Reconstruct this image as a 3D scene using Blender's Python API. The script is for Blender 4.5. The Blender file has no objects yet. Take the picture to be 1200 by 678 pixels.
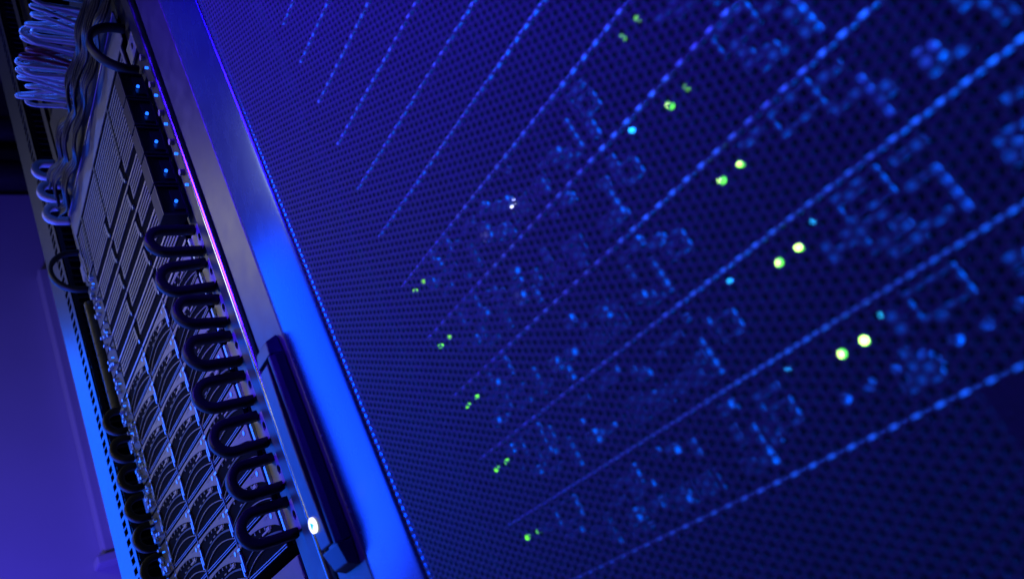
import bpy, math, random
import numpy as np
from mathutils import Matrix, Vector

random.seed(7)
sc = bpy.context.scene
col = sc.collection
H = 0.75                       # height of the lens above the floor

# ------------------------------------------------------------------ camera
Rw = ((0.53747572, -0.54841273, -0.64059607),
      (0.72457672, -0.08828302, 0.68351641),
      (-0.43140286, -0.83153448, 0.34991712))
cam_d = bpy.data.cameras.new('camera')
cam = bpy.data.objects.new('camera', cam_d)
col.objects.link(cam)
m = Matrix.Identity(4)
for i in range(3):
    m[i][0] = Rw[i][0]; m[i][1] = -Rw[i][1]; m[i][2] = -Rw[i][2]
m[2][3] = H
cam.matrix_world = m
cam_d.sensor_width = 36.0
cam_d.lens = 24.6
cam_d.clip_start = 0.01
cam_d.clip_end = 50
cam_d.dof.use_dof = True
cam_d.dof.focus_distance = 0.70
cam_d.dof.aperture_fstop = 6.6
sc.camera = cam

# ------------------------------------------------------------------ world, lamps, exposure
world = bpy.data.worlds.new('World')
sc.world = world
world.use_nodes = True
bg = world.node_tree.nodes['Background']
bg.inputs[0].default_value = (0.06, 0.05, 0.55, 1)
bg.inputs[1].default_value = 0.02


def area(name, loc, target, sx, sy, power, color, spread=180):
    l = bpy.data.lights.new(name, 'AREA')
    l.shape = 'RECTANGLE'; l.size = sx; l.size_y = sy
    l.energy = power; l.color = color; l.spread = math.radians(spread)
    o = bpy.data.objects.new(name, l); col.objects.link(o)
    o.location = (loc[0], loc[1], loc[2] + H)
    d = Vector((target[0] - loc[0], target[1] - loc[1], target[2] - loc[2]))
    o.rotation_euler = d.to_track_quat('-Z', 'Y').to_euler()
    return o


BLUE = (0.0, 0.11, 1.0)
DEEP = (0.042, 0.006, 1.0)
VIOLET = (0.07, 0.04, 1.0)
# unseen blue fill added down the aisle for reflections along posts and door edge
area('aisle_blue_fill', (-2.9, -0.45, 0.62), (-0.5, -0.1, 0.52), 1.1, 1.95, 40.0, BLUE)
# deep blue fill added over the aisle to light the door sheet
area('door_blue_fill', (-0.30, -0.75, 1.05), (-0.31, 0.21, 0.40), 0.4, 0.3, 5.2, DEEP, 42)
# white ceiling light further down the aisle
area('ceiling_lamp', (-2.4, -1.2, 1.75), (-0.9, 0.27, 0.4), 0.5, 0.5, 4.6, (1.0, 0.98, 0.93))
# small white fill added out of view to brighten the open rack
area('rack_white_fill', (-0.95, -1.2, 0.6), (-0.88, 0.27, 0.42), 0.3, 0.3, 0.40, (1.0, 0.97, 0.88), 38)
# unseen blue fill, put in to brighten the cable loops
area('cable_blue_fill', (-0.55, -0.30, 1.50), (-0.83, 0.23, 0.92), 0.12, 0.12, 0.30, (0.02, 0.11, 1.0), 26)
# violet wash on the end wall
area('wall_wash_lamp', (-2.1, -0.6, -0.3), (-3.2, 0.5, 1.1), 0.3, 0.3, 50.0, VIOLET)
# hidden blue fill added in the closed cabinet to light its servers
area('cabinet_inner_fill', (0.20, 0.235, 0.2), (-0.15, 0.275, 0.2), 0.02, 1.0, 42.0, BLUE)

sc.view_settings.view_transform = 'Standard'
sc.view_settings.look = 'None'
sc.view_settings.exposure = 0.0
sc.view_settings.gamma = 1.0
sc.view_settings.use_curve_mapping = False
sc.cycles.max_bounces = 6
sc.cycles.use_denoising = True
sc.cycles.sample_clamp_indirect = 4.0


# ------------------------------------------------------------------ materials
def mat(name, color, metallic=0.0, rough=0.5, emit=None, estr=0.0, var=0.25, scale=60, bump=0.0, spec=0.5, coat=0.0, rvar=0.12):
    mt = bpy.data.materials.new(name)
    mt.use_nodes = True
    nt = mt.node_tree
    b = nt.nodes['Principled BSDF']
    b.inputs['Base Color'].default_value = (*color, 1)
    b.inputs['Metallic'].default_value = metallic
    b.inputs['Roughness'].default_value = rough
    b.inputs['Specular IOR Level'].default_value = spec
    b.inputs['Coat Weight'].default_value = coat
    if emit:
        b.inputs['Emission Color'].default_value = (*emit, 1)
        b.inputs['Emission Strength'].default_value = estr
        return mt
    tc = nt.nodes.new('ShaderNodeTexCoord')
    nz = nt.nodes.new('ShaderNodeTexNoise')
    nz.inputs['Scale'].default_value = scale
    nz.inputs['Detail'].default_value = 5
    nt.links.new(tc.outputs['Object'], nz.inputs['Vector'])
    mx = nt.nodes.new('ShaderNodeMixRGB')
    mx.inputs[1].default_value = (*[c * (1 - var) for c in color], 1)
    mx.inputs[2].default_value = (*[min(1, c * (1 + var)) for c in color], 1)
    nt.links.new(nz.outputs['Fac'], mx.inputs[0])
    nt.links.new(mx.outputs[0], b.inputs['Base Color'])
    mr = nt.nodes.new('ShaderNodeMapRange')
    mr.inputs[3].default_value = max(0.03, rough - rvar)
    mr.inputs[4].default_value = min(1, rough + rvar)
    nt.links.new(nz.outputs['Fac'], mr.inputs[0])
    nt.links.new(mr.outputs[0], b.inputs['Roughness'])
    if bump:
        n2 = nt.nodes.new('ShaderNodeTexNoise')
        n2.inputs['Scale'].default_value = scale * 14
        n2.inputs['Detail'].default_value = 3
        nt.links.new(tc.outputs['Object'], n2.inputs['Vector'])
        bp = nt.nodes.new('ShaderNodeBump')
        bp.inputs['Strength'].default_value = bump
        bp.inputs['Distance'].default_value = 0.0004
        nt.links.new(n2.outputs['Fac'], bp.inputs['Height'])
        nt.links.new(bp.outputs[0], b.inputs['Normal'])
    return mt


M = dict(
    door_mesh=mat('door_mesh_paint', (0.05, 0.05, 0.054), 0.0, 0.5, bump=0.15, spec=0.2),
    door_grey=mat('door_grey_paint', (0.035, 0.035, 0.035), 0.0, 0.34, var=0.1, bump=0.25, spec=0.6),
    door_trim=mat('door_trim_blue_tint', (0.06, 0.11, 0.30), 0.85, 0.27, var=0.05, bump=0.12, rvar=0.03),  # blue light on the trim is put partly into its base colour
    black=mat('black_steel', (0.018, 0.018, 0.02), 0.0, 0.45, bump=0.15),
    void=mat('recess_shade_black', (0.006, 0.006, 0.007), 0.0, 0.95, spec=0.03),  # near black, shade of gaps and recesses put into the colour
    panel=mat('server_black', (0.002, 0.002, 0.0022), 0.0, 0.8, spec=0.05),
    soft=mat('port_grey', (0.11, 0.11, 0.12), 0.1, 0.5),
    handle=mat('handle_black', (0.02, 0.022, 0.035), 0.2, 0.32, rvar=0.05),
    blackp=mat('black_plastic', (0.022, 0.022, 0.021), 0.0, 0.5, spec=0.2),
    dark=mat('dark_steel', (0.05, 0.05, 0.055), 0.5, 0.4),
    post=mat('zinc_post', (0.09, 0.10, 0.115), 0.9, 0.36, bump=0.2, rvar=0.04, var=0.1),
    grey=mat('bezel_grey', (0.22, 0.22, 0.205), 0.0, 0.6, bump=0.2, spec=0.15),
    greyd=mat('bezel_dark_grey', (0.08, 0.08, 0.08), 0.0, 0.6, bump=0.2, spec=0.2),
    steel=mat('bright_steel', (0.62, 0.63, 0.65), 0.9, 0.28),
    lip=mat('lip_steel', (0.75, 0.75, 0.77), 0.3, 0.4),
    rim=mat('rim_metal', (0.26, 0.25, 0.30), 0.5, 0.42),
    chrome=mat('chrome', (0.4, 0.42, 0.46), 1.0, 0.22, var=0.05),
    tan=mat('bracket_zinc', (0.34, 0.32, 0.27), 0.0, 0.55, spec=0.2),
    wcable=mat('white_cable', (0.72, 0.73, 0.75), 0.0, 0.35, var=0.08),
    mcable=mat('maroon_cable', (0.28, 0.03, 0.06), 0.0, 0.35),
    ribbon=mat('ribbon_jacket', (0.018, 0.018, 0.024), 0.0, 0.4, spec=0.25),
    wall=mat('wall_paint', (0.42, 0.40, 0.44), 0.0, 0.75, scale=4, var=0.06),
    floor=mat('floor_tile', (0.2, 0.2, 0.21), 0.0, 0.4, scale=8),
    latch=mat('latch_metal', (0.5, 0.62, 0.72), 0.6, 0.3),
    green=mat('led_green', (0.1, 0.5, 0.02), emit=(0.16, 1.0, 0.0), estr=1.8),
    core=mat('led_core_glow', (0.5, 0.6, 0.3), emit=(0.6, 1.0, 0.12), estr=8),
    greend=mat('led_green_dim', (0.1, 0.5, 0.02), emit=(0.28, 1.0, 0.0), estr=1.0),
    cyan=mat('led_cyan', (0.02, 0.3, 0.5), emit=(0.02, 0.55, 1.0), estr=2.5),
    blue=mat('led_blue', (0.02, 0.2, 0.5), emit=(0.01, 0.12, 1.0), estr=2.6),
    white=mat('led_white', (0.7, 0.7, 0.7), emit=(0.8, 0.85, 1.0), estr=4),
    lockring=mat('lock_ring_glow', (0.8, 0.8, 0.8), emit=(0.9, 1.0, 0.95), estr=1.6),
    lockmid=mat('lock_centre_glow', (0.1, 0.5, 0.6), emit=(0.0, 0.55, 0.8), estr=1.0),
)


# ------------------------------------------------------------------ mesh helpers
class MB:
    def __init__(s):
        s.v = []; s.f = []

    def add(s, vs, fs):
        n = len(s.v)
        s.v += [tuple(p) for p in vs]
        s.f += [tuple(i + n for i in f) for f in fs]
        return s

    def box(s, x0, x1, y0, y1, z0, z1):
        return s.add([(x0, y0, z0), (x1, y0, z0), (x1, y1, z0), (x0, y1, z0),
                      (x0, y0, z1), (x1, y0, z1), (x1, y1, z1), (x0, y1, z1)],
                     [(0, 3, 2, 1), (4, 5, 6, 7), (0, 1, 5, 4), (1, 2, 6, 5), (2, 3, 7, 6), (3, 0, 4, 7)])

    def cyl(s, c, axis, r, h, n=12, r2=None):
        r2 = r if r2 is None else r2
        vs = []
        for (rr, t) in ((r, 0), (r2, h)):
            for k in range(n):
                a = 2 * math.pi * k / n
                p = [rr * math.cos(a), rr * math.sin(a)]
                q = {'x': (t, p[0], p[1]), 'y': (p[0], t, p[1]), 'z': (p[0], p[1], t)}[axis]
                vs.append((c[0] + q[0], c[1] + q[1], c[2] + q[2]))
        fs = [(k, (k + 1) % n, n + (k + 1) % n, n + k) for k in range(n)]
        fs += [tuple(range(n - 1, -1, -1)), tuple(range(n, 2 * n))]
        return s.add(vs, fs)

    def prism_xz(s, poly, y0, y1):           # polygon in x,z extruded in y
        n = len(poly)
        vs = [(p[0], y0, p[1]) for p in poly] + [(p[0], y1, p[1]) for p in poly]
        fs = [tuple(range(n)), tuple(range(2 * n - 1, n - 1, -1))]
        fs += [(k, n + k, n + (k + 1) % n, (k + 1) % n) for k in range(n)]
        return s.add(vs, fs)

    def prism_xy(s, poly, z0, z1):
        n = len(poly)
        vs = [(p[0], p[1], z0) for p in poly] + [(p[0], p[1], z1) for p in poly]
        fs = [tuple(range(n - 1, -1, -1)), tuple(range(n, 2 * n))]
        fs += [(k, (k + 1) % n, n + (k + 1) % n, n + k) for k in range(n)]
        return s.add(vs, fs)

    def strip(s, top, bot, y0, y1):          # solid band between two curves in x,z, thickness y0..y1
        n = len(top)
        vs = []
        for k in range(n):
            vs += [(top[k][0], y0, top[k][1]), (bot[k][0], y0, bot[k][1]),
                   (top[k][0], y1, top[k][1]), (bot[k][0], y1, bot[k][1])]
        fs = []
        for k in range(n - 1):
            a, b = 4 * k, 4 * k + 4
            fs += [(a, a + 1, b + 1, b), (a + 2, b + 2, b + 3, a + 3), (a, b, b + 2, a + 2), (a + 1, a + 3, b + 3, b + 1)]
        fs += [(0, 2, 3, 1), (4 * n - 4, 4 * n - 3, 4 * n - 1, 4 * n - 2)]
        return s.add(vs, fs)

    def sweep(s, path, prof, up):            # profile (a along side, b along binormal) swept along a path
        n = len(prof); P = [Vector(p) for p in path]
        vs = []
        for i, p in enumerate(P):
            t = (P[min(i + 1, len(P) - 1)] - P[max(i - 1, 0)]).normalized()
            sd = Vector(up) - t * t.dot(Vector(up)); sd.normalize()
            bn = t.cross(sd)
            vs += [tuple(p + sd * a + bn * b) for a, b in prof]
        fs = []
        for i in range(len(P) - 1):
            for k in range(n):
                fs.append((i * n + k, i * n + (k + 1) % n, (i + 1) * n + (k + 1) % n, (i + 1) * n + k))
        fs += [tuple(range(n - 1, -1, -1)), tuple(range((len(P) - 1) * n, len(P) * n))]
        return s.add(vs, fs)

    def tube(s, path, r, n=8, up=(1, 0.01, 0.02)):
        return s.sweep(path, [(r * math.cos(2 * math.pi * k / n), r * math.sin(2 * math.pi * k / n)) for k in range(n)], up)

    def plate_hole(s, x0, x1, z0, z1, y0, y1, cx, cz, hx, hz, round_=False, n=12):   # plate with a square or round hole
        if round_:
            hole = [(cx + hx * math.cos(2 * math.pi * (k + .5) / n), cz + hz * math.sin(2 * math.pi * (k + .5) / n)) for k in range(n)]
        else:
            n = 4
            hole = [(cx + hx, cz + hz), (cx - hx, cz + hz), (cx - hx, cz - hz), (cx + hx, cz - hz)]
        out = []
        for (px, pz) in hole:
            dx, dz = px - cx, pz - cz
            if n == 4:
                out.append((x1 if dx > 0 else x0, z1 if dz > 0 else z0)); continue
            k = min(((x1 - cx) if dx > 0 else (x0 - cx)) / dx if abs(dx) > 1e-9 else 9e9,
                    ((z1 - cz) if dz > 0 else (z0 - cz)) / dz if abs(dz) > 1e-9 else 9e9)
            out.append((cx + dx * k, cz + dz * k))
        if n > 4:                            # pull the nearest outline points onto the corners
            for c in ((x0, z0), (x0, z1), (x1, z0), (x1, z1)):
                j = min(range(n), key=lambda q: (out[q][0] - c[0]) ** 2 + (out[q][1] - c[1]) ** 2)
                out[j] = c
        vs = [(p[0], y0, p[1]) for p in out] + [(p[0], y0, p[1]) for p in hole] + [(p[0], y1, p[1]) for p in hole] + [(p[0], y1, p[1]) for p in out]
        fs = []
        for k in range(n):
            j = (k + 1) % n
            fs += [(k, n + k, n + j, j), (n + k, 2 * n + k, 2 * n + j, n + j), (2 * n + k, 3 * n + k, 3 * n + j, 2 * n + j)]
        return s.add(vs, fs)

    def mesh(s, name, material, smooth=False):
        me = bpy.data.meshes.new(name)
        me.from_pydata(s.v, [], s.f)
        me.materials.append(M[material])
        if smooth:
            me.polygons.foreach_set('use_smooth', [True] * len(me.polygons))
        me.update()
        return me

    def build(s, name, material, parent=None, loc=(0, 0, 0), smooth=False, bevel=0.0):
        return put(name, s.mesh(name, material, smooth), parent, loc, bevel)


def put(name, me, parent=None, loc=(0, 0, 0), bevel=0.0):
    o = bpy.data.objects.new(name, me)
    col.objects.link(o)
    o.parent = parent
    o.location = loc if parent else (loc[0], loc[1], loc[2] + H)
    if bevel:
        b = o.modifiers.new('bevel', 'BEVEL')
        b.width = bevel; b.segments = 2; b.limit_method = 'ANGLE'; b.angle_limit = math.radians(40)
    return o


def tag(o, label, cat=None, group=None):
    o['label'] = label
    if cat: o['category'] = cat
    if group: o['group'] = group
    return o


def thing(name, loc, label, cat, group=None):
    o = bpy.data.objects.new(name, None)
    o.empty_display_size = 0.02
    col.objects.link(o)
    o.location = (loc[0], loc[1], loc[2] + H)
    return tag(o, label, cat, group)


ORD = ['lowest', 'second', 'third', 'fourth', 'fifth', 'sixth', 'seventh', 'eighth', 'ninth', 'tenth', 'eleventh', 'twelfth', 'thirteenth']

# ================================================================== the setting
o = MB().box(-5, 3, -3.5, 3.5, -0.05, 0).build('floor', 'floor', loc=(0, 0, -H)); o['kind'] = 'structure'
XW = -3.2
K = 1.6
wl = MB().box(XW - 0.1, XW, -3, 3.5, -H, 1.62 * K).box(XW - 0.1, XW, -3, 3.5, 1.72 * K, 1.80 * K).box(XW - 0.1, XW, -3, 3.5, 1.90 * K, 2.6 * K) \
    .box(XW - 0.2, XW - 0.11, -3, 3.5, -H, 2.6 * K).build('wall', 'wall')
wl['kind'] = 'structure'
for nm, z in (('lower', 1.67), ('upper', 1.85)):
    t = MB().tube([(XW + 0.05, y, z * K) for y in (-2.9, 0, 3.4)], 0.075, 16, up=(0, 0, 1)).build('conduit_pipe', 'black', smooth=True)
    tag(t, 'dark conduit pipe running along the far wall, %s of the two' % nm, 'pipe', 'conduits on the far wall')
wc = thing('wall_cabinet', (XW, 0.385 * K, 0.485 * K), 'pale flat wall cabinet half hidden behind the open rack', 'cabinet')
MB().box(0.002, 0.08, 0, 0.8, 0, 1.33).build('cabinet_body', 'wall', wc, bevel=0.006)
MB().box(0.085, 0.10, 0.03, 0.77, 0.05, 1.28).build('cabinet_door', 'wall', wc, bevel=0.005)
MB().box(0.104, 0.136, 0.035, 0.051, 0.32, 0.376).build('latch', 'steel', wc, bevel=0.003)
for z in (0.216, 0.264):
    MB().cyl((0.102, 0.056, z), 'x', 0.0096, 0.019, 12).build('screw', 'steel', wc)
MB().cyl((0.101, 0.048, 0.096), 'x', 0.019, 0.022, 16).build('knob', 'dark', wc)
MB().box(0.002, 0.096, -0.032, 0.83, -0.04, -0.005).build('base_ledge', 'wall', wc, bevel=0.005)

# ================================================================== closed cabinet with the perforated door
DY = 0.212                                     # front of the perforated sheet
cab = thing('server_cabinet', (-0.485, 0.226, -H), 'tall black server cabinet with its perforated door shut', 'cabinet')
CX, CY, CZ = -0.485, 0.226, -H


def cpart(mb, name, material, parent=cab, **k):   # parts given in scene coordinates
    mb.v = [(x - CX, y - CY, z - CZ) for x, y, z in mb.v]
    return mb.build(name, material, parent, **k)


cpart(MB().box(-0.492, -0.478, 0.262, 1.25, -H + 0.03, 1.5), 'side_panel', 'black')
cpart(MB().box(0.262, 0.275, 0.262, 1.25, -H + 0.03, 1.5), 'side_panel', 'black')
cpart(MB().box(-0.476, 0.260, 1.24, 1.25, -H + 0.03, 1.5), 'back_panel', 'black')
cpart(MB().box(-0.492, 0.275, 0.262, 1.25, 1.503, 1.53), 'roof', 'black')
cpart(MB().box(-0.492, 0.275, 0.262, 1.25, -H, -H + 0.028), 'plinth', 'black')
cpart(MB().box(-0.372, -0.350, 0.280, 0.31, -H + 0.03, 1.5), 'mounting_rail', 'void')
cpart(MB().box(0.125, 0.15, 0.280, 0.31, -H + 0.03, 1.5), 'mounting_rail', 'void')
cpart(MB().box(-0.476, -0.376, 0.272, 0.276, -H + 0.03, 1.5), 'filler_panel', 'void')
cpart(MB().box(0.16, 0.26, 0.272, 0.276, -H + 0.03, 1.5), 'filler_panel', 'void')

door = cpart(MB().box(-0.483, -0.437, 0.226, 0.229, -H + 0.05, 1.48).box(-0.483, -0.480, 0.2292, 0.255, -H + 0.05, 1.48)
             .box(-0.436, 0.25, 0.2262, 0.229, 1.36, 1.48).box(-0.436, 0.25, 0.2262, 0.229, -H + 0.05, -H + 0.15), 'door', 'door_grey', bevel=0.0012)
tag(door, 'grey flat edge strip of the shut door')

# rolled edge between grey strip and perforated sheet
prof = []
N = 18
for k in range(N + 1):
    t = k / N
    x = -0.436 + t * (0.436 - 0.3575)
    y = 0.2258 - (0.2258 - DY - 0.0005) * (0.75 * t + 0.25 * math.sin(t * math.pi / 2))
    prof.append((x, y))
prof.append((-0.3550, DY + 0.0005)); prof.append((-0.3549, DY + 0.003))
inner = [(x + 0.001, y + 0.0035) for x, y in prof[::-1]]
tr = MB().prism_xy(prof + inner, -H + 0.06, 1.47)
cpart(MB().prism_xy([(x + 0.001, y + 0.0042) for x, y in prof[:-1]] + [(-0.3500, DY + 0.0045), (-0.3500, DY + 0.006)] + [(x + 0.001, y + 0.0055) for x, y in prof[:-1][::-1]], -H + 0.06, 1.47), 'light_baffle', 'void', door)  # black baffle added behind the trim to hide stray light
trim = cpart(tr, 'edge_trim', 'door_trim', door)
me = trim.data
for p in me.polygons:
    p.use_smooth = abs(p.normal.z) < 0.5 and len(p.vertices) == 4
tag(trim, 'rolled blue lit edge of the door beside its perforated sheet')
rt = MB().prism_xy([(0.2705 - (x + 0.3547) * 1.0 - 0.09, y) for x, y in prof[::-1] + prof[::1][:0]] + [(0.2705 - (x + 0.3547) - 0.09, y + 0.0035) for x, y in prof], -H + 0.06, 1.47)
cpart(rt, 'edge_trim', 'door_trim', door)

# perforated sheet: hexagonal cells round staggered holes, columns upright
PITCH = 0.00411
HOLE = 0.5 * PITCH * 0.64
dx = PITCH * math.sqrt(3) / 2
PX0, PX1, PZ0, PZ1 = -0.3540, 0.175, -0.30, 0.80
# phase: one hole on the line of sight to the lowest green lamp
HX0, HZ0 = -0.1174 / 0.274 * DY, 0.0188 / 0.274 * DY


def perforated(ix0, ix1, zlo, zhi, n, y, th, ox, oz, pitch, hr):
    """hexagonal cells with an n-sided hole; n = 6 or 12"""
    ddx = pitch * math.sqrt(3) / 2
    cx, cz = [], []
    for i in range(ix0, ix1):
        off = pitch / 2 if i % 2 else 0.0
        j0 = math.ceil((zlo - oz - off) / pitch); j1 = math.floor((zhi - oz - off) / pitch)
        for j in range(j0, j1 + 1):
            cx.append(ox + i * ddx); cz.append(oz + off + j * pitch)
    cx = np.array(cx); cz = np.array(cz); C = len(cx)
    Rr = pitch / math.sqrt(3)
    oa = np.arange(6) * math.pi / 3
    ha = np.arange(n) * 2 * math.pi / n
    ou = np.stack([Rr * np.cos(oa), Rr * np.sin(oa)], 1)
    hh = np.stack([hr * np.cos(ha), hr * np.sin(ha)], 1)
    K = 6 + 2 * n
    V = np.zeros((C, K, 3), np.float32)
    V[:, :6, 0] = cx[:, None] + ou[:, 0]; V[:, :6, 2] = cz[:, None] + ou[:, 1]; V[:, :6, 1] = y
    V[:, 6:6 + n, 0] = cx[:, None] + hh[:, 0]; V[:, 6:6 + n, 2] = cz[:, None] + hh[:, 1]; V[:, 6:6 + n, 1] = y
    V[:, 6 + n:, 0] = V[:, 6:6 + n, 0]; V[:, 6 + n:, 2] = V[:, 6:6 + n, 2]; V[:, 6 + n:, 1] = y + th
    f = []
    st = n // 6
    for k in range(6):
        a, b = k, (k + 1) % 6
        ring = [6 + (k * st + q) % n for q in range(st + 1)]
        if st == 1:
            f.append((a, b, ring[1], ring[0]))
        else:
            f.append((a, b, ring[1], ring[0])); f.append((b, ring[2], ring[1], ring[1]))
    quads = [q for q in f if len(set(q)) == 4]; tris = [q[:3] for q in f if len(set(q)) == 3]
    for q in range(n):
        r = (q + 1) % n
        quads.append((6 + q, 6 + r, 6 + n + r, 6 + n + q))
    base = (np.arange(C) * K)[:, None]
    loops = [(base + np.array(quads).reshape(1, -1)).reshape(C, -1)]
    starts_per = [4] * len(quads)
    if tris:
        loops.append((base + np.array(tris).reshape(1, -1)).reshape(C, -1)); starts_per += [3] * len(tris)
    L = np.concatenate(loops, 1).reshape(-1).astype(np.int32)
    tot = np.tile(np.array(starts_per, np.int32), C)
    return V.reshape(-1, 3), L, tot


def np_mesh(name, parts, material, shift):
    V = np.concatenate([p[0] for p in parts]); off = 0; Ls = []
    for p in parts:
        Ls.append(p[1] + off); off += len(p[0])
    L = np.concatenate(Ls).astype(np.int32); tot = np.concatenate([p[2] for p in parts])
    V = V - np.array(shift, np.float32)
    me = bpy.data.meshes.new(name)
    me.vertices.add(len(V)); me.vertices.foreach_set('co', V.ravel().astype(np.float32))
    me.loops.add(len(L)); me.loops.foreach_set('vertex_index', L)
    me.polygons.add(len(tot))
    st = np.concatenate([[0], np.cumsum(tot)[:-1]]).astype(np.int32)
    me.polygons.foreach_set('loop_start', st); me.polygons.foreach_set('loop_total', tot)
    me.materials.append(M[material]); me.update(); me.validate()
    return me


i0 = math.ceil((PX0 + dx * 0.6 - HX0) / dx)
ia = math.floor((0.05 - HX0) / dx)
i1 = math.floor((PX1 - HX0) / dx)
parts = [perforated(i0, ia, -0.14, 0.58, 12, DY, 0.0003, HX0, HZ0, PITCH, HOLE),
         perforated(i0, ia, 0.58 + PITCH * .01, PZ1, 6, DY, 0.0003, HX0, HZ0, PITCH, HOLE),
         perforated(i0, ia, PZ0, -0.14 - PITCH * .01, 6, DY, 0.0003, HX0, HZ0, PITCH, HOLE),
         perforated(ia, i1, PZ0, PZ1, 6, DY, 0.0003, HX0, HZ0, PITCH, HOLE)]
xf = HX0 + i0 * dx - HOLE - 0.0002
cpart(MB().box(-0.3549, xf, DY + 0.0004, DY + 0.0012, PZ0, PZ1), 'edge_backing', 'void', door)
pm = put('perforated_sheet', np_mesh('perforated_sheet', parts, 'door_mesh', (CX, CY, CZ)), door)
tag(pm, 'dark perforated steel sheet with staggered round holes')
cpart(MB().box(-0.3545, 0.182, DY, DY + 0.0012, PZ1 - 0.004, 1.47), 'upper_sheet', 'door_mesh', door)
cpart(MB().box(-0.3545, 0.182, DY, DY + 0.0012, -H + 0.06, PZ0 + 0.004), 'lower_sheet', 'door_mesh', door)
# fine mesh badge on the sheet
fp = perforated(0, 74, -0.065, -0.0100, 6, DY - 0.0012, 0.0008, -0.066, -0.0105, 0.0007, 0.00024)
bd = put('mesh_badge', np_mesh('mesh_badge', [fp], 'door_mesh', (CX, CY, CZ)), door)
tag(bd, 'fine mesh patch fixed on the perforated sheet')

# swing handle on the grey strip: housing with side walls, lever, glowing lock
hz0, hz1 = 0.060, 0.226
hs = MB()
hs.prism_xy([(-0.4715, 0.2255), (-0.4430, 0.2255), (-0.4440, 0.2185), (-0.4465, 0.2150), (-0.4500, 0.2150), (-0.4505, 0.2235), (-0.4715, 0.2235)], hz0 + 0.012, hz1 - 0.012)
hs.add([(-0.4725, 0.2255, hz1 - 0.012), (-0.4430, 0.2255, hz1 - 0.012), (-0.4450, 0.2150, hz1 - 0.012), (-0.4715, 0.2150, hz1 - 0.012),
        (-0.4690, 0.2255, hz1 + 0.004), (-0.4450, 0.2255, hz1 + 0.004), (-0.4470, 0.2165, hz1), (-0.4690, 0.2165, hz1)],
       [(0, 3, 2, 1), (4, 5, 6, 7), (0, 1, 5, 4), (1, 2, 6, 5), (2, 3, 7, 6), (3, 0, 4, 7)])
hs.add([(-0.4690, 0.2255, hz0 - 0.006), (-0.4450, 0.2255, hz0 - 0.006), (-0.4470, 0.2185, hz0 - 0.002), (-0.4690, 0.2185, hz0 - 0.002),
        (-0.4725, 0.2255, hz0 + 0.012), (-0.4430, 0.2255, hz0 + 0.012), (-0.4450, 0.2150, hz0 + 0.012), (-0.4715, 0.2150, hz0 + 0.012)],
       [(0, 3, 2, 1), (4, 5, 6, 7), (0, 1, 5, 4), (1, 2, 6, 5), (2, 3, 7, 6), (3, 0, 4, 7)])
hd = cpart(hs, 'handle', 'handle', door, bevel=0.0008)
tag(hd, 'dark recessed swing handle housing on the door edge')
lv = []
for k in range(13):
    t = k / 12
    z = hz0 + 0.014 + t * (hz1 - hz0 - 0.030)
    lv.append((-0.4605, 0.2165 - 0.0015 * math.sin(math.pi * t), z))
lever = MB().sweep(lv, [(-0.0085, -0.0025), (0.0085, -0.0025), (0.0085, 0.0025), (-0.0085, 0.0025)], (1, 0, 0))
cpart(lever, 'lever', 'door_grey', door, bevel=0.001)
cpart(MB().cyl((-0.4650, 0.2122, 0.0915), 'y', 0.0054, 0.003, 28), 'lock_ring', 'lockring', door)
cpart(MB().cyl((-0.4650, 0.2117, 0.0915), 'y', 0.0030, 0.002, 3), 'lock_light', 'lockmid', door)

# ------------------------------------------------------------------ servers behind the door
SX, SY = -0.3465, 0.276
RP = 0.0428


def frame_outline(mb, x0, x1, z0, z1, w=0.0011, y=-0.0065):
    mb.box(x0, x1, y, -0.0032, z0, z0 + w); mb.box(x0, x1, y, -0.0032, z1 - w, z1)
    mb.box(x0, x0 + w, y, -0.0032, z0 + w + 1e-4, z1 - w - 1e-4); mb.box(x1 - w, x1, y, -0.0032, z0 + w + 1e-4, z1 - w - 1e-4)


m_ch = MB().box(0, 0.466, 0, 0.62, 0.0015, 0.0410).mesh('chassis', 'panel')
m_lip = MB().box(0, 0.466, -0.0036, 0, -0.0006, 0.0008).mesh('lip', 'lip')
fpm = MB().box(0.002, 0.2135, -0.003, 0, 0.004, 0.0385)
for k in range(7):
    fpm.box(0.108 + k * 0.0075, 0.112 + k * 0.0075, -0.0042, -0.0031, 0.0225, 0.037)
m_fp = fpm.mesh('faceplate', 'panel')
m_led = MB().cyl((0, -0.0055, 0), 'y', 0.0018, 0.003, 12).mesh('led', 'green')
m_ledg = MB().cyl((0, -0.0055, 0), 'y', 0.0016, 0.003, 12).mesh('led', 'green')
m_core = MB().cyl((0, -0.0060, 0), 'y', 0.0014, 0.0004, 10).mesh('led_core', 'core')
m_ledd = MB().cyl((0, -0.0055, 0), 'y', 0.0014, 0.003, 12).mesh('led', 'greend')
m_cy = MB().cyl((0, -0.0055, 0), 'y', 0.0012, 0.003, 12).mesh('indicator', 'cyan')
m_wh = MB().cyl((0, -0.0055, 0), 'y', 0.0009, 0.003, 8).mesh('indicator', 'white')
m_bars = MB().box(-0.0012, 0.0012, -0.0065, -0.0031, 0.006, 0.0225).mesh('release_bar', 'soft')
m_bar = MB().box(-0.0010, 0.0010, -0.0060, -0.0031, 0.006, 0.0255).mesh('release_bar', 'rim')
ts = MB()
for k in range(4):
    a = math.pi / 4 + k * math.pi / 2
    ts.cyl((0.0024 * math.cos(a), -0.010, 0.0024 * math.sin(a)), 'y', 0.0022, 0.0068, 8)
m_ts = ts.mesh('thumbscrew', 'steel')
ca = MB(); frame_outline(ca, 0.044, 0.064, 0.0265, 0.0385, 0.0016)
m_ca = ca.mesh('connector', 'soft')
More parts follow.
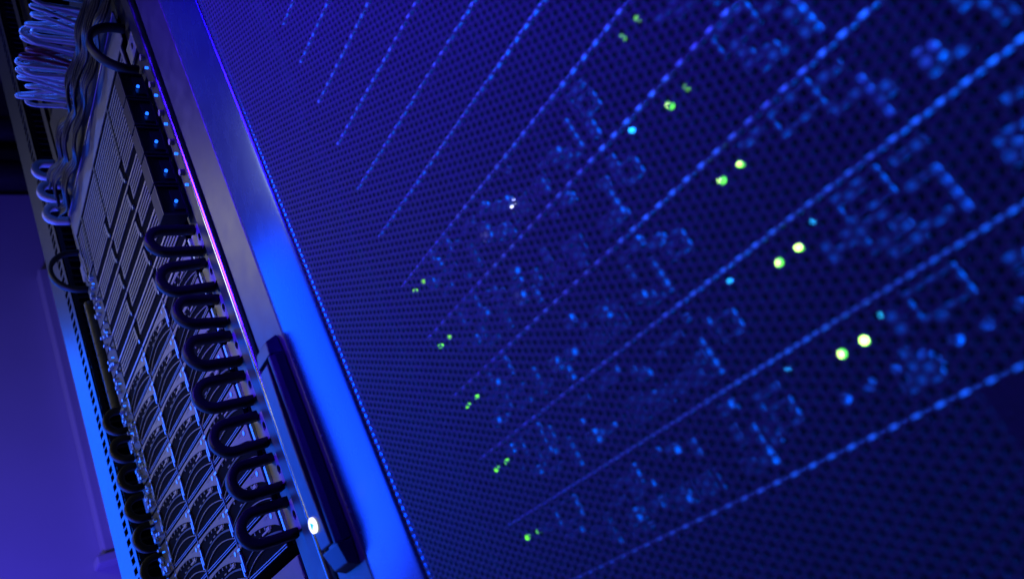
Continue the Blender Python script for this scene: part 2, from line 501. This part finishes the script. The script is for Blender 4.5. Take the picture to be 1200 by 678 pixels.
cb = MB(); frame_outline(cb, 0.1905, 0.2015, 0.0165, 0.0275, 0.0018); cb.box(0.186, 0.189, -0.0055, -0.0032, 0.020, 0.031)
m_cb = cb.mesh('connector', 'soft')
cc = MB().box(0.165, 0.176, -0.0055, -0.0032, 0.0065, 0.0150).box(0.1795, 0.1815, -0.0065, -0.0032, 0.0065, 0.0255).box(0.168, 0.173, -0.0065, -0.0056, 0.0085, 0.0130)
m_cc = cc.mesh('connector', 'soft')
cd = MB()
for q in range(10):
    cd.box(0.118 + q * 0.0035, 0.1200 + q * 0.0035, -0.0045, -0.0032, 0.007, 0.017)
m_cd = cd.mesh('vent', 'soft')
m_riv = MB().cyl((0, -0.0060, 0), 'y', 0.0020, 0.0029, 8, 0.0026).mesh('rivet', 'rim')
m_plugs = [MB().box(-0.003, 0.003, -0.009, -0.0031, -0.0026, 0.0026).mesh('plug', 'soft'),
           MB().box(-0.0065, 0.0065, -0.006, -0.0031, -0.0016, 0.0016).mesh('plug', 'soft'),
           MB().box(-0.0018, 0.0018, -0.006, -0.0031, -0.005, 0.005).mesh('plug', 'soft'),
           MB().cyl((0, -0.006, 0), 'y', 0.0022, 0.003, 8).mesh('plug', 'soft')]

RS = random.Random(3)
for k in range(13):
    z0 = -0.0125 + k * RP
    lit = k < 5
    if lit:
        lab = '%s slim server from the bottom behind the perforated door, green lamps lit' % ORD[k]
        if k == 0: lab = 'lowest slim server behind the perforated door, with the two largest green lamps'
    else:
        lab = '%s slim server above the ones with green lamps, behind the perforated door, unlit' % ORD[k - 5].replace('lowest', 'first')
    s = thing('rack_server', (SX, SY, z0), lab, 'server', 'servers behind the perforated door')
    put('chassis', m_ch, s)
    put('lip', m_lip, s)
    for n in (0, 1):
        x0 = n * 0.2161
        put('faceplate', m_fp, s, (x0, 0, 0))
        if not lit: continue
        put('release_bar', m_bar if n else m_bars, s, (x0 + 0.078, 0, 0))
        put('thumbscrew', m_ts, s, (x0 + 0.0985, 0, 0.014))
        put('connector', m_ca, s, (x0, 0, 0))
        put('connector', m_cb, s, (x0, 0, 0))
        put('connector', m_cc, s, (x0, 0, 0))
        put('vent', m_cd, s, (x0, 0, 0))
        for q in range(26):
            put('plug', m_plugs[RS.choice((0, 0, 1, 1, 1, 2, 3))], s, (x0 + RS.uniform(0.03, 0.2), 0, RS.uniform(0.007, 0.036)))
        if lit:
            for q, lx in enumerate((0.0130, 0.0241)):
                full = k < 3 or (q == 0 and k == 3)
                ld = put('led', (m_ledg if n == 0 else m_led) if full else m_ledd, s, (x0 + lx, 0, 0.0313))
                if full and n == 1: put('led_core', m_core, ld)
            if (n, k) in ((1, 0), (1, 1), (0, 1)):
                put('indicator', m_cy, s, (x0 + 0.0347, 0, 0.0359))
            if (n, k) in ((0, 0), (0, 3), (0, 1)):
                put('indicator', m_cy, s, (x0 + 0.2075, 0, 0.0365))
    if k == 0:
        for q in range(9):
            put('rivet', m_riv, s, (0.2205 + q * 0.0112, 0, 0.0167))
    if k == 4:
        for q in range(3):
            put('indicator', m_wh, s, (0.1215 + q * 0.0018, 0, 0.0168 + q * 0.0006))
bp = thing('blanking_panel', (SX, SY, -0.0145), 'plain black blanking panel under the lowest server behind the door', 'panel')
MB().box(0, 0.466, 0, 0.004, -0.28, -0.002).build('panel_plate', 'panel', bp)
for z in (-0.06, -0.11, -0.16, -0.21):
    MB().box(0.01, 0.456, -0.002, 0, z - 0.002, z).build('panel_ridge', 'panel', bp)

# ================================================================== open rack on the left
rack = thing('server_rack', (-1.257, 0.262, -H), 'open server rack filled with blade servers and cable rings', 'rack')
RX, RY, RZ = -1.257, 0.262, -H


def rpart(mb, name, material, **k):
    mb.v = [(x - RX, y - RY, z - RZ) for x, y, z in mb.v]
    return mb.build(name, material, rack, **k)


rpart(MB().box(-1.262, -1.258, 0.285, 1.25, -H, 1.52), 'side_panel', 'black')
rpart(MB().box(-0.512, -0.500, 0.285, 1.25, -H, 1.52), 'side_panel', 'black')
rpart(MB().box(-1.256, -0.513, 1.24, 1.25, -H, 1.52), 'back_panel', 'black')
rpart(MB().box(-1.262, -0.500, 0.262, 1.25, 1.522, 1.55), 'roof', 'black')
# left post: plain edge, square hole column, return flange with slots
lp = MB()
lp.box(-1.257, -1.187, 0.262, 0.2645, -H, 1.52)
offs = [0.0, 0.0159, 0.0318]
zb = 0.06
U = 0.0437
zs = []
for u in range(0, 33):
    for q in offs:
        zs.append(zb + u * U + q * 0.983)
for i, z in enumerate(zs):
    ztop = (zs[i + 1] + z) / 2 if i + 1 < len(zs) else z + 0.007
    zlo = (zs[i - 1] + z) / 2 if i else z - 0.007
    lp.plate_hole(-1.187, -1.140, zlo, ztop, 0.262, 0.2626, -1.1650, z, 0.0112, 0.0050)
lp.box(-1.187, -1.140, 0.262, 0.2645, -H, zs[0] - 0.00701)
lp.box(-1.187, -1.140, 0.262, 0.2645, zs[-1] + 0.00701, 1.52)
lpo = rpart(lp, 'left_post', 'post')
tag(lpo, 'zinc post with a column of square holes')
lf = MB()
lf.box(-1.142, -1.140, 0.265, 0.272, -H, 1.52)
for z in zs:
    lf.box(-1.142, -1.140, 0.2721, 0.292, z - 0.0017 - 0.007, z + 0.0017 - 0.007)
rpart(lf, 'slotted_flange', 'post')
rpart(MB().box(-1.257, -1.254, 0.2646, 0.30, -H, 1.52), 'post_return', 'void')
# inner mounting rails
rpart(MB().box(-1.085, -1.062, 0.274, 0.276, -H, 1.52).box(-1.1395, -1.085, 0.300, 0.302, -H, 1.52), 'mounting_rail', 'black')
rpart(MB().box(-0.642, -0.600, 0.274, 0.276, -H, 1.52), 'mounting_rail', 'dark')
# right post: dark with small holes, chrome corner
rp = MB().box(-0.5995, -0.575, 0.264, 0.268, -H, 1.52)
zz = [0.05 + k * U / 2 for k in range(50)]
for i, z in enumerate(zz):
    rp.plate_hole(-0.575, -0.545, z - U / 4, z + U / 4, 0.264, 0.268, -0.560, z, 0.004, 0.006, True)
rpart(rp, 'right_post', 'dark')
rpart(MB().cyl((-0.5335, 0.246, -H), 'z', 0.0045, H + 1.52, 24), 'corner_trim', 'chrome', smooth=False)
rpart(MB().box(-0.5445, -0.5275, 0.252, 0.2635, -H, 1.52), 'corner_post', 'dark', bevel=0.002)
# bottom filler below the lowest server
rpart(MB().box(-1.05, -0.655, 0.276, 0.280, -0.25, 0.108), 'blank_panel', 'grey', bevel=0.001)

# ---------------- blade servers with curved dark handles
GX = -1.058                                    # left end of each row
CELL = 0.1185
BX = [-0.6515 - CELL * (4 - 1) + CELL * i - CELL for i in range(4)]   # left edges of four columns, last ends at -0.6515
COLS = [-1.007, -0.8885, -0.770]               # left edges of three bezels
BH = 0.0433


def curve(f, n=15, w=CELL - 0.004):
    return [(0.0020 + w * k / (n - 1), f(k / (n - 1))) for k in range(n)]


def sn(u, e): return max(0.0, math.sin(math.pi * u)) ** e
def t4(u): return 0.0042
def t3(u): return 0.0044 + 0.0110 * sn(0.01 + 0.98 * u ** 0.95, 0.85)
def t2(u): return t3(u) + 0.0010
def tm(u): return 0.0165 - 0.0015 * u + 0.0085 * sn(u, 0.8)
def tU(u): return 0.0345 - 0.0125 * u + 0.0080 * sn(u, 0.7)
def t1(u): return tU(u)
def bU(u): return tm(u) + 0.0004


bz = MB()
bz.strip(curve(lambda u: BH - 0.0024), curve(lambda u: min(tU(u), BH - 0.0032)), -0.0010, 0.0003)          # upper plate, widening to the right
for q in range(4):
    bz.box(0.086 + q * 0.0045, 0.089 + q * 0.0045, -0.0013, -0.0010, BH - 0.0062, BH - 0.0045)
m_bz = bz.mesh('bezel', 'grey')
m_edge = MB().box(-0.0006, 0.0006, -0.0016, 0.0003, 0.0005, BH - 0.0005).mesh('edge_strip', 'rim')
m_lip2 = MB().strip(curve(t2), curve(t3), -0.0010, 0.0003).mesh('curved_lip', 'grey')
m_arc = MB().strip(curve(lambda u: tm(u) + 0.0004 + 0.0012 * u), curve(lambda u: tm(u) - 0.0006), -0.0008, 0.0003).mesh('curved_rib', 'greyd')
m_sill = MB().strip(curve(t4), curve(lambda u: 0.0034), -0.0007, 0.0003).strip(curve(lambda u: 0.0018), curve(lambda u: 0.0010), -0.0006, 0.0003).mesh('sill', 'rim')
m_well = MB().box(0.002, CELL - 0.002, 0.0004, 0.004, 0.0003, BH - 0.0008).mesh('recess', 'void')
dv = MB()
for k in range(6):
    u = 0.18 + 0.125 * k
    x = 0.0035 + u * 0.1115
    dv.box(x - 0.0012, x + 0.0014, -0.0005, 0.0003, t1(u) - 0.0034, t1(u) - 0.0006)
for k in range(4):
    u = 0.30 + 0.14 * k
    x = 0.0020 + u * 0.1145
    dv.box(x, x + 0.0075, -0.0005, 0.0003, bU(u) + 0.0025, bU(u) + 0.0038)
m_dv = dv.mesh('drive_bay', 'grey')
m_tab = MB().box(0.070, 0.092, -0.0012, 0.0003, 0.0265, 0.0283).box(0.084, 0.092, -0.0012, 0.0003, 0.0284, 0.0300).mesh('pull_tab', 'tan')
m_btn = MB().cyl((0.105, -0.0016, 0.0355), 'y', 0.0026, 0.0005, 14).mesh('round_button', 'latch')
m_lat = MB().box(-0.0030, -0.0006, -0.0026, 0.0, 0.008, 0.022).box(0.0003, 0.0028, -0.0022, 0.0, 0.012, 0.030) \
    .box(-0.0040, 0.0040, -0.0018, -0.0001, 0.0345, 0.0370).mesh('latch', 'latch')
m_bay = MB().box(GX + 1.007 - 0.0, -0.002, 0, 0.003, 0.002, BH - 0.002).mesh('status_panel', 'greyd')
m_body = MB().box(GX, -0.6515, 0.006, 0.5, 0.001, BH - 0.001).mesh('chassis', 'void')
m_sld = MB().cyl((0, -0.004, 0), 'y', 0.0011, 0.003, 8).mesh('status_led', 'blue')
m_slg = MB().cyl((0, -0.004, 0), 'y', 0.0011, 0.003, 8).mesh('status_led', 'greend')
m_chip = MB().box(-0.0024, 0.0024, -0.005, -0.0002, -0.0019, 0.0019).mesh('port', 'latch')
ROWB = 0.117
SYL = 0.270
for k in range(8):
    z0 = ROWB + (k - 0) * BH
    lab = '%s blade server from the bottom in the open rack, dark crescent handles' % ORD[k]
    s = thing('blade_server', (0, SYL, z0), lab, 'server', 'blade servers with crescent handles in the open rack')
    s.location.x = GX
    ox = -GX
    put('chassis', m_body, s, (ox, 0, 0))
    for cx in COLS:
        x = cx + ox
        put('recess', m_well, s, (x, 0, 0))
        put('bezel', m_bz, s, (x, 0, 0))
        put('curved_lip', m_lip2, s, (x, 0, 0))
        put('curved_rib', m_arc, s, (x, 0, 0))
        put('edge_strip', m_edge, s, (x - 0.0002, 0, 0))
        put('sill', m_sill, s, (x, 0, 0))
        put('drive_bay', m_dv, s, (x, 0, 0))
        put('pull_tab', m_tab, s, (x, 0, 0))
        put('round_button', m_btn, s, (x, 0, 0))
        put('latch', m_lat, s, (x, 0, 0))
    put('status_panel', m_bay, s, (0.051 , 0, 0))
    for q in range(9):
        put('port', m_chip, s, (RS.uniform(0.006, 0.046), 0, RS.uniform(0.006, 0.038)))
    put('status_led', m_sld, s, (0.03, 0, 0.03))
    if k < 1:
        for cx in COLS[:1]:
            put('status_led', m_slg, s, (cx + ox + 0.02, -0.003, 0.035))

# ---------------- servers with slotted grey grips
GR0 = ROWB + 8 * BH
grip = MB()
g0, g1, zl, zh = 0.012, 0.108, 0.0195, 0.0405
ns = 3
bar = (zh - zl) / (2 * ns + 1)
for k in range(ns + 1):
    grip.prism_xz([(g0, zl + 2 * k * bar), (g1 - 0.004, zl + 2 * k * bar), (g1 - 0.004, zl + (2 * k + 1) * bar), (g0, zl + (2 * k + 1) * bar)], -0.0012, 0.0)
grip.prism_xz([(g0 - 0.006, zl), (g0 - 0.0001, zl), (g0 - 0.0001, zh), (g0 - 0.002, zh)], -0.0012, 0.0)
grip.prism_xz([(g1 - 0.0039, zl), (g1 + 0.004, zl), (g1 + 0.001, zh), (g1 - 0.0039, zh)], -0.0012, 0.0)
m_grip = grip.mesh('grip', 'grey')
m_gap = MB().box(0.001, 0.1175, 0.0004, 0.004, 0.0015, BH - 0.0015).mesh('recess', 'void')
m_rim = MB().box(0.001, 0.1175, -0.0010, 0.0003, 0.0018, 0.0050).mesh('rim', 'rim')
m_clip = MB().box(0.1125, 0.1165, -0.002, 0.0003, 0.012, 0.0165).mesh('clip', 'latch')
m_back = MB().box(0.008, 0.108, -0.0009, 0.0003, 0.020, 0.040).mesh('grip_back', 'void')
for k in range(5):
    z0 = GR0 + k * BH
    s = thing('slotted_server', (GX, SYL, z0), '%s server with slotted grey grips, counting up from the crescent handles' % ORD[k].replace('lowest', 'first'),
              'server', 'servers with slotted grips in the open rack')
    put('chassis', m_body, s, (-GX, 0, 0))
    for cx in COLS:
        x = cx - GX
        put('recess', m_gap, s, (x, 0, 0))
        put('grip', m_grip, s, (x, 0, 0))
        put('grip_back', m_back, s, (x, 0, 0))
        put('rim', m_rim, s, (x, 0, 0))
        put('clip', m_clip, s, (x, 0, 0))
    put('status_panel', m_bay, s, (0.051, 0, 0))
    for q in range(6):
        put('port', m_chip, s, (RS.uniform(0.008, 0.045), 0, RS.uniform(0.008, 0.038)))
    put('status_led', m_sld, s, (0.035, 0, 0.02))

# ---------------- ventilated chassis on top, with a plain bezel band
VZ = GR0 + 5 * BH
vc = thing('ventilated_chassis', (GX, SYL, VZ), 'wide chassis with fine slatted grille above the slotted servers', 'chassis')
MB().box(0, 0.4065, 0.0002, 0.5, 0.001, 0.125).build('chassis_body', 'void', vc)
vh = 0.765 - VZ
gl = MB()
ng = int(vh / 0.0072)
for k in range(ng):
    z = 0.003 + k * 0.0072
    gl.box(0.012, 0.400, -0.0006, 0.0001, z, z + 0.0036)
gl.box(0.006, 0.0119, -0.002, 0.0001, 0.003, vh); gl.box(0.4001, 0.406, -0.002, 0.0001, 0.003, vh)
g = gl.build('grille', 'grey', vc); g['kind'] = 'stuff'
for x in (0.051, 0.17, 0.288):
    MB().prism_xz([(x, 0.004), (x + 0.005, 0.004), (x + 0.012, vh), (x + 0.007, vh)], -0.0016, -0.0007).build('grille_rib', 'greyd', vc)
MB().box(0, 0.4165, -0.0015, 0.0001, vh + 0.001, vh + 0.0465).build('bezel_band', 'grey', vc, bevel=0.0015)
MB().box(0, 0.4165, -0.003, 0.0001, vh + 0.0468, vh + 0.050).build('bright_edge', 'rim', vc, bevel=0.0008)

# ---------------- patch panel, cables
PZ = vh + VZ + 0.052
pp = thing('network_switch', (GX, 0.272, PZ), 'black network switch behind the white cable loops', 'switch')
MB().box(0.0, 0.41, 0.004, 0.30, 0.0, 0.20).build('panel_body', 'black', pp)
for i in range(16):
    MB().box(0.02 + i * 0.024, 0.036 + i * 0.024, 0.001, 0.0039, 0.095, 0.11).build('port', 'dark', pp)
for r_, (zc, yy) in enumerate(((0.808, 0.254), (0.836, 0.251), (0.866, 0.253))):
    path = []
    for k in range(61):
        x = -0.55 - 0.50 * k / 60
        path.append((x, yy + 0.004 * math.sin(x * 60 + r_ * 2), zc + 0.0060 * math.sin(x * 52 + r_ * 2.6) + 0.0015 * math.sin(x * 131 + r_)))
    rb = MB()
    for q in range(6):
        off = (q - 2.5) * 0.0036
        rb.tube([(p[0], p[1] + 0.0015 * math.sin(p[0] * 25 + q), p[2] + off) for p in path], 0.0018, 6, up=(0, 0, 1))
    t = rb.build('ribbon_cable', 'ribbon', smooth=True)
    tag(t, '%s wavy dark ribbed cable above the grey bezel band' % ['lowest', 'middle', 'uppermost'][r_], 'cable', 'wavy ribbon cables')
xs = -0.728
for i in range(19):
    x = -0.722 - 0.0100 * i
    z = 0.912 + RS.uniform(-0.004, 0.004)
    fwd = 0.205 + RS.uniform(-0.008, 0.010)
    if i == 8: fwd -= 0.012
    rise = 0.013 + RS.uniform(-0.004, 0.006)
    pts = []
    for k in range(25):
        a = -math.pi / 2 + math.pi * k / 24
        pts.append((x + 0.008 * math.sin(a * 0.5 + i), fwd + 0.014 - 0.014 * math.cos(a), z + rise / 2 + rise / 2 * math.sin(a)))
    pts = [(x - 0.006, 0.275, z - 0.004), (x - 0.004, 0.26, z - 0.002)] + pts + [(x + 0.006, 0.262, z + rise + 0.002), (x + 0.008, 0.275, z + rise)]
    t = MB().tube(pts, 0.0029, 8).build('patch_cable', 'mcable' if i in (9, 10) else 'wcable', smooth=True)
    if i in (9, 10):
        tag(t, 'dark red looped patch cable among the white loops, %s one' % ('upper' if i == 9 else 'lower'), 'cable', 'looped patch cables')
    else:
        tag(t, 'white looped patch cable at the top, %s in the row from the right end' % (ORD + ['fourteenth', 'fifteenth', 'sixteenth', 'seventeenth', 'eighteenth', 'last'])[i].replace('lowest', 'first'), 'cable', 'looped patch cables')


# ---------------- cable rings
def ring_mesh(depth, height, width, thick, n=20):
    path = []
    r = height / 2
    for k in range(4):
        path.append((0, -(depth - r) * k / 4, r))
    for k in range(n + 1):
        a = math.pi / 2 - math.pi * k / n
        path.append((0, -(depth - r) - r * math.cos(a), r * math.sin(a)))
    for k in range(1, 5):
        path.append((0, -(depth - r) * (1 - k / 4), -r))
    w, t = width / 2, thick / 2
    return MB().sweep(path, [(-w, -t * .6), (-w * .8, -t), (w * .8, -t), (w, -t * .6), (w, t * .6), (w * .8, t), (-w * .8, t), (-w, t * .6)], (1, 0, 0))


m_lring = ring_mesh(0.0235, 0.032, 0.012, 0.0085).mesh('loop', 'blackp', True)
m_ring = ring_mesh(0.045, 0.0292, 0.010, 0.0084).mesh('loop', 'blackp', True)
m_wring = ring_mesh(0.031, 0.029, 0.012, 0.0100).mesh('loop', 'wcable', True)
m_tring = ring_mesh(0.044, 0.070, 0.012, 0.0060).mesh('loop', 'blackp', True)
m_brk = MB().plate_hole(-0.014, 0.016, -0.014, 0.014, 0.0, 0.002, 0.006, 0.0, 0.0035, 0.0045, True).mesh('bracket', 'tan')
m_bst = MB().box(-0.0185, -0.0145, -0.003, 0.0, -0.013, 0.013).mesh('bracket_strip', 'latch')
m_scr = MB().cyl((0.030, -0.003, 0.017), 'y', 0.0022, 0.003, 10).mesh('screw', 'steel')
for k in range(8):
    s = thing('cable_ring', (-0.6255, 0.2705, 0.1365 + k * 0.0443), '%s black cable ring from the bottom beside the chrome edge' % ORD[k], 'cable ring', 'black cable rings on the right post')
    lo = put('loop', m_ring, s)
    lo.rotation_euler = (RS.uniform(-0.05, 0.05), RS.uniform(-0.06, 0.06), RS.uniform(-0.09, 0.09)); lo.scale = (1, RS.uniform(0.95, 1.06), RS.uniform(0.95, 1.04))
    put('bracket', m_brk, s); put('bracket_strip', m_bst, s); put('screw', m_scr, s)
for k in range(7):
    s = thing('cable_ring', (-1.053, 0.2685, 0.177 + k * 0.0437), '%s black cable ring from the bottom beside the square hole post' % ORD[k], 'cable ring', 'black cable rings by the left post')
    lo = put('loop', m_lring, s); lo.rotation_euler = (RS.uniform(-0.07, 0.07), RS.uniform(-0.08, 0.08), RS.uniform(-0.1, 0.1)); br = put('bracket', m_brk, s); br.scale = (0.45, 1, 0.6)
for k in range(3):
    s = thing('cable_ring', (-1.068, 0.270, 0.826 + k * 0.0465), '%s of the three thick white cable rings on the left post' % ['lowest', 'middle', 'uppermost'][k], 'cable ring', 'white cable rings')
    put('loop', m_wring, s)
s = thing('cable_ring', (-1.058, 0.268, 0.705), 'tall black cable ring below the three white rings', 'cable ring')
put('loop', m_tring, s); put('bracket', m_brk, s)
s = thing('cable_ring', (-0.630, 0.270, 0.735), 'tall black cable ring at the top right, above the square cable guides', 'cable ring')
put('loop', m_tring, s); put('bracket', m_brk, s)
# cable sleeve between left rings
sl = thing('cable_sleeve', (-1.085, 0.274, 0.47), 'black ribbed cable sleeve standing between the hole post and servers', 'sleeve')
MB().cyl((0, 0, 0), 'z', 0.0105, 0.19, 24).build('sleeve_tube', 'blackp', sl, smooth=False)
for k in range(9):
    MB().cyl((0, 0, 0.01 + k * 0.021), 'z', 0.0110, 0.0018, 24).build('sleeve_rib', 'blackp', sl)

# ---------------- square cable guides with small glowing blue dots
gd = MB().box(-0.010, 0.008, -0.026, 0, -0.0195, 0.0195)
m_gd = gd.mesh('guide_box', 'blackp')
gf = MB()
for (y0, y1, z0, z1) in ((-0.026, 0, 0.0178, 0.0195), (-0.026, 0, -0.0195, -0.0178), (-0.026, -0.0245, -0.0177, 0.0177), (-0.0015, 0, -0.0177, 0.0177)):
    gf.box(0.0081, 0.0105, y0, y1, z0, z1)
m_gf = gf.mesh('guide_rim', 'dark')
m_gv = MB().box(0.0081, 0.0092, -0.0125, -0.0018, -0.012, 0.014).mesh('guide_plate', 'post')
m_gl = MB().cyl((0.0115, -0.010, -0.004), 'x', 0.0017, 0.002, 10).mesh('glow_dot', 'blue')
m_gs = MB().cyl((0.047, -0.010, -0.010), 'y', 0.0015, 0.003, 10).mesh('glow_dot', 'blue')
m_gp = MB().cyl((0.043, -0.010, 0.010), 'y', 0.0035, 0.004, 12).mesh('knob', 'tan')
for k in range(5):
    s = thing('cable_guide', (-0.634, 0.270, 0.500 + k * 0.0420), '%s square black cable guide above the rings, counting from the bottom' % ORD[k], 'cable guide', 'square cable guides')
    put('guide_box', m_gd, s, bevel=0.0008); put('guide_rim', m_gf, s); put('guide_plate', m_gv, s); put('glow_dot', m_gl, s); put('glow_dot', m_gs, s); put('knob', m_gp, s)
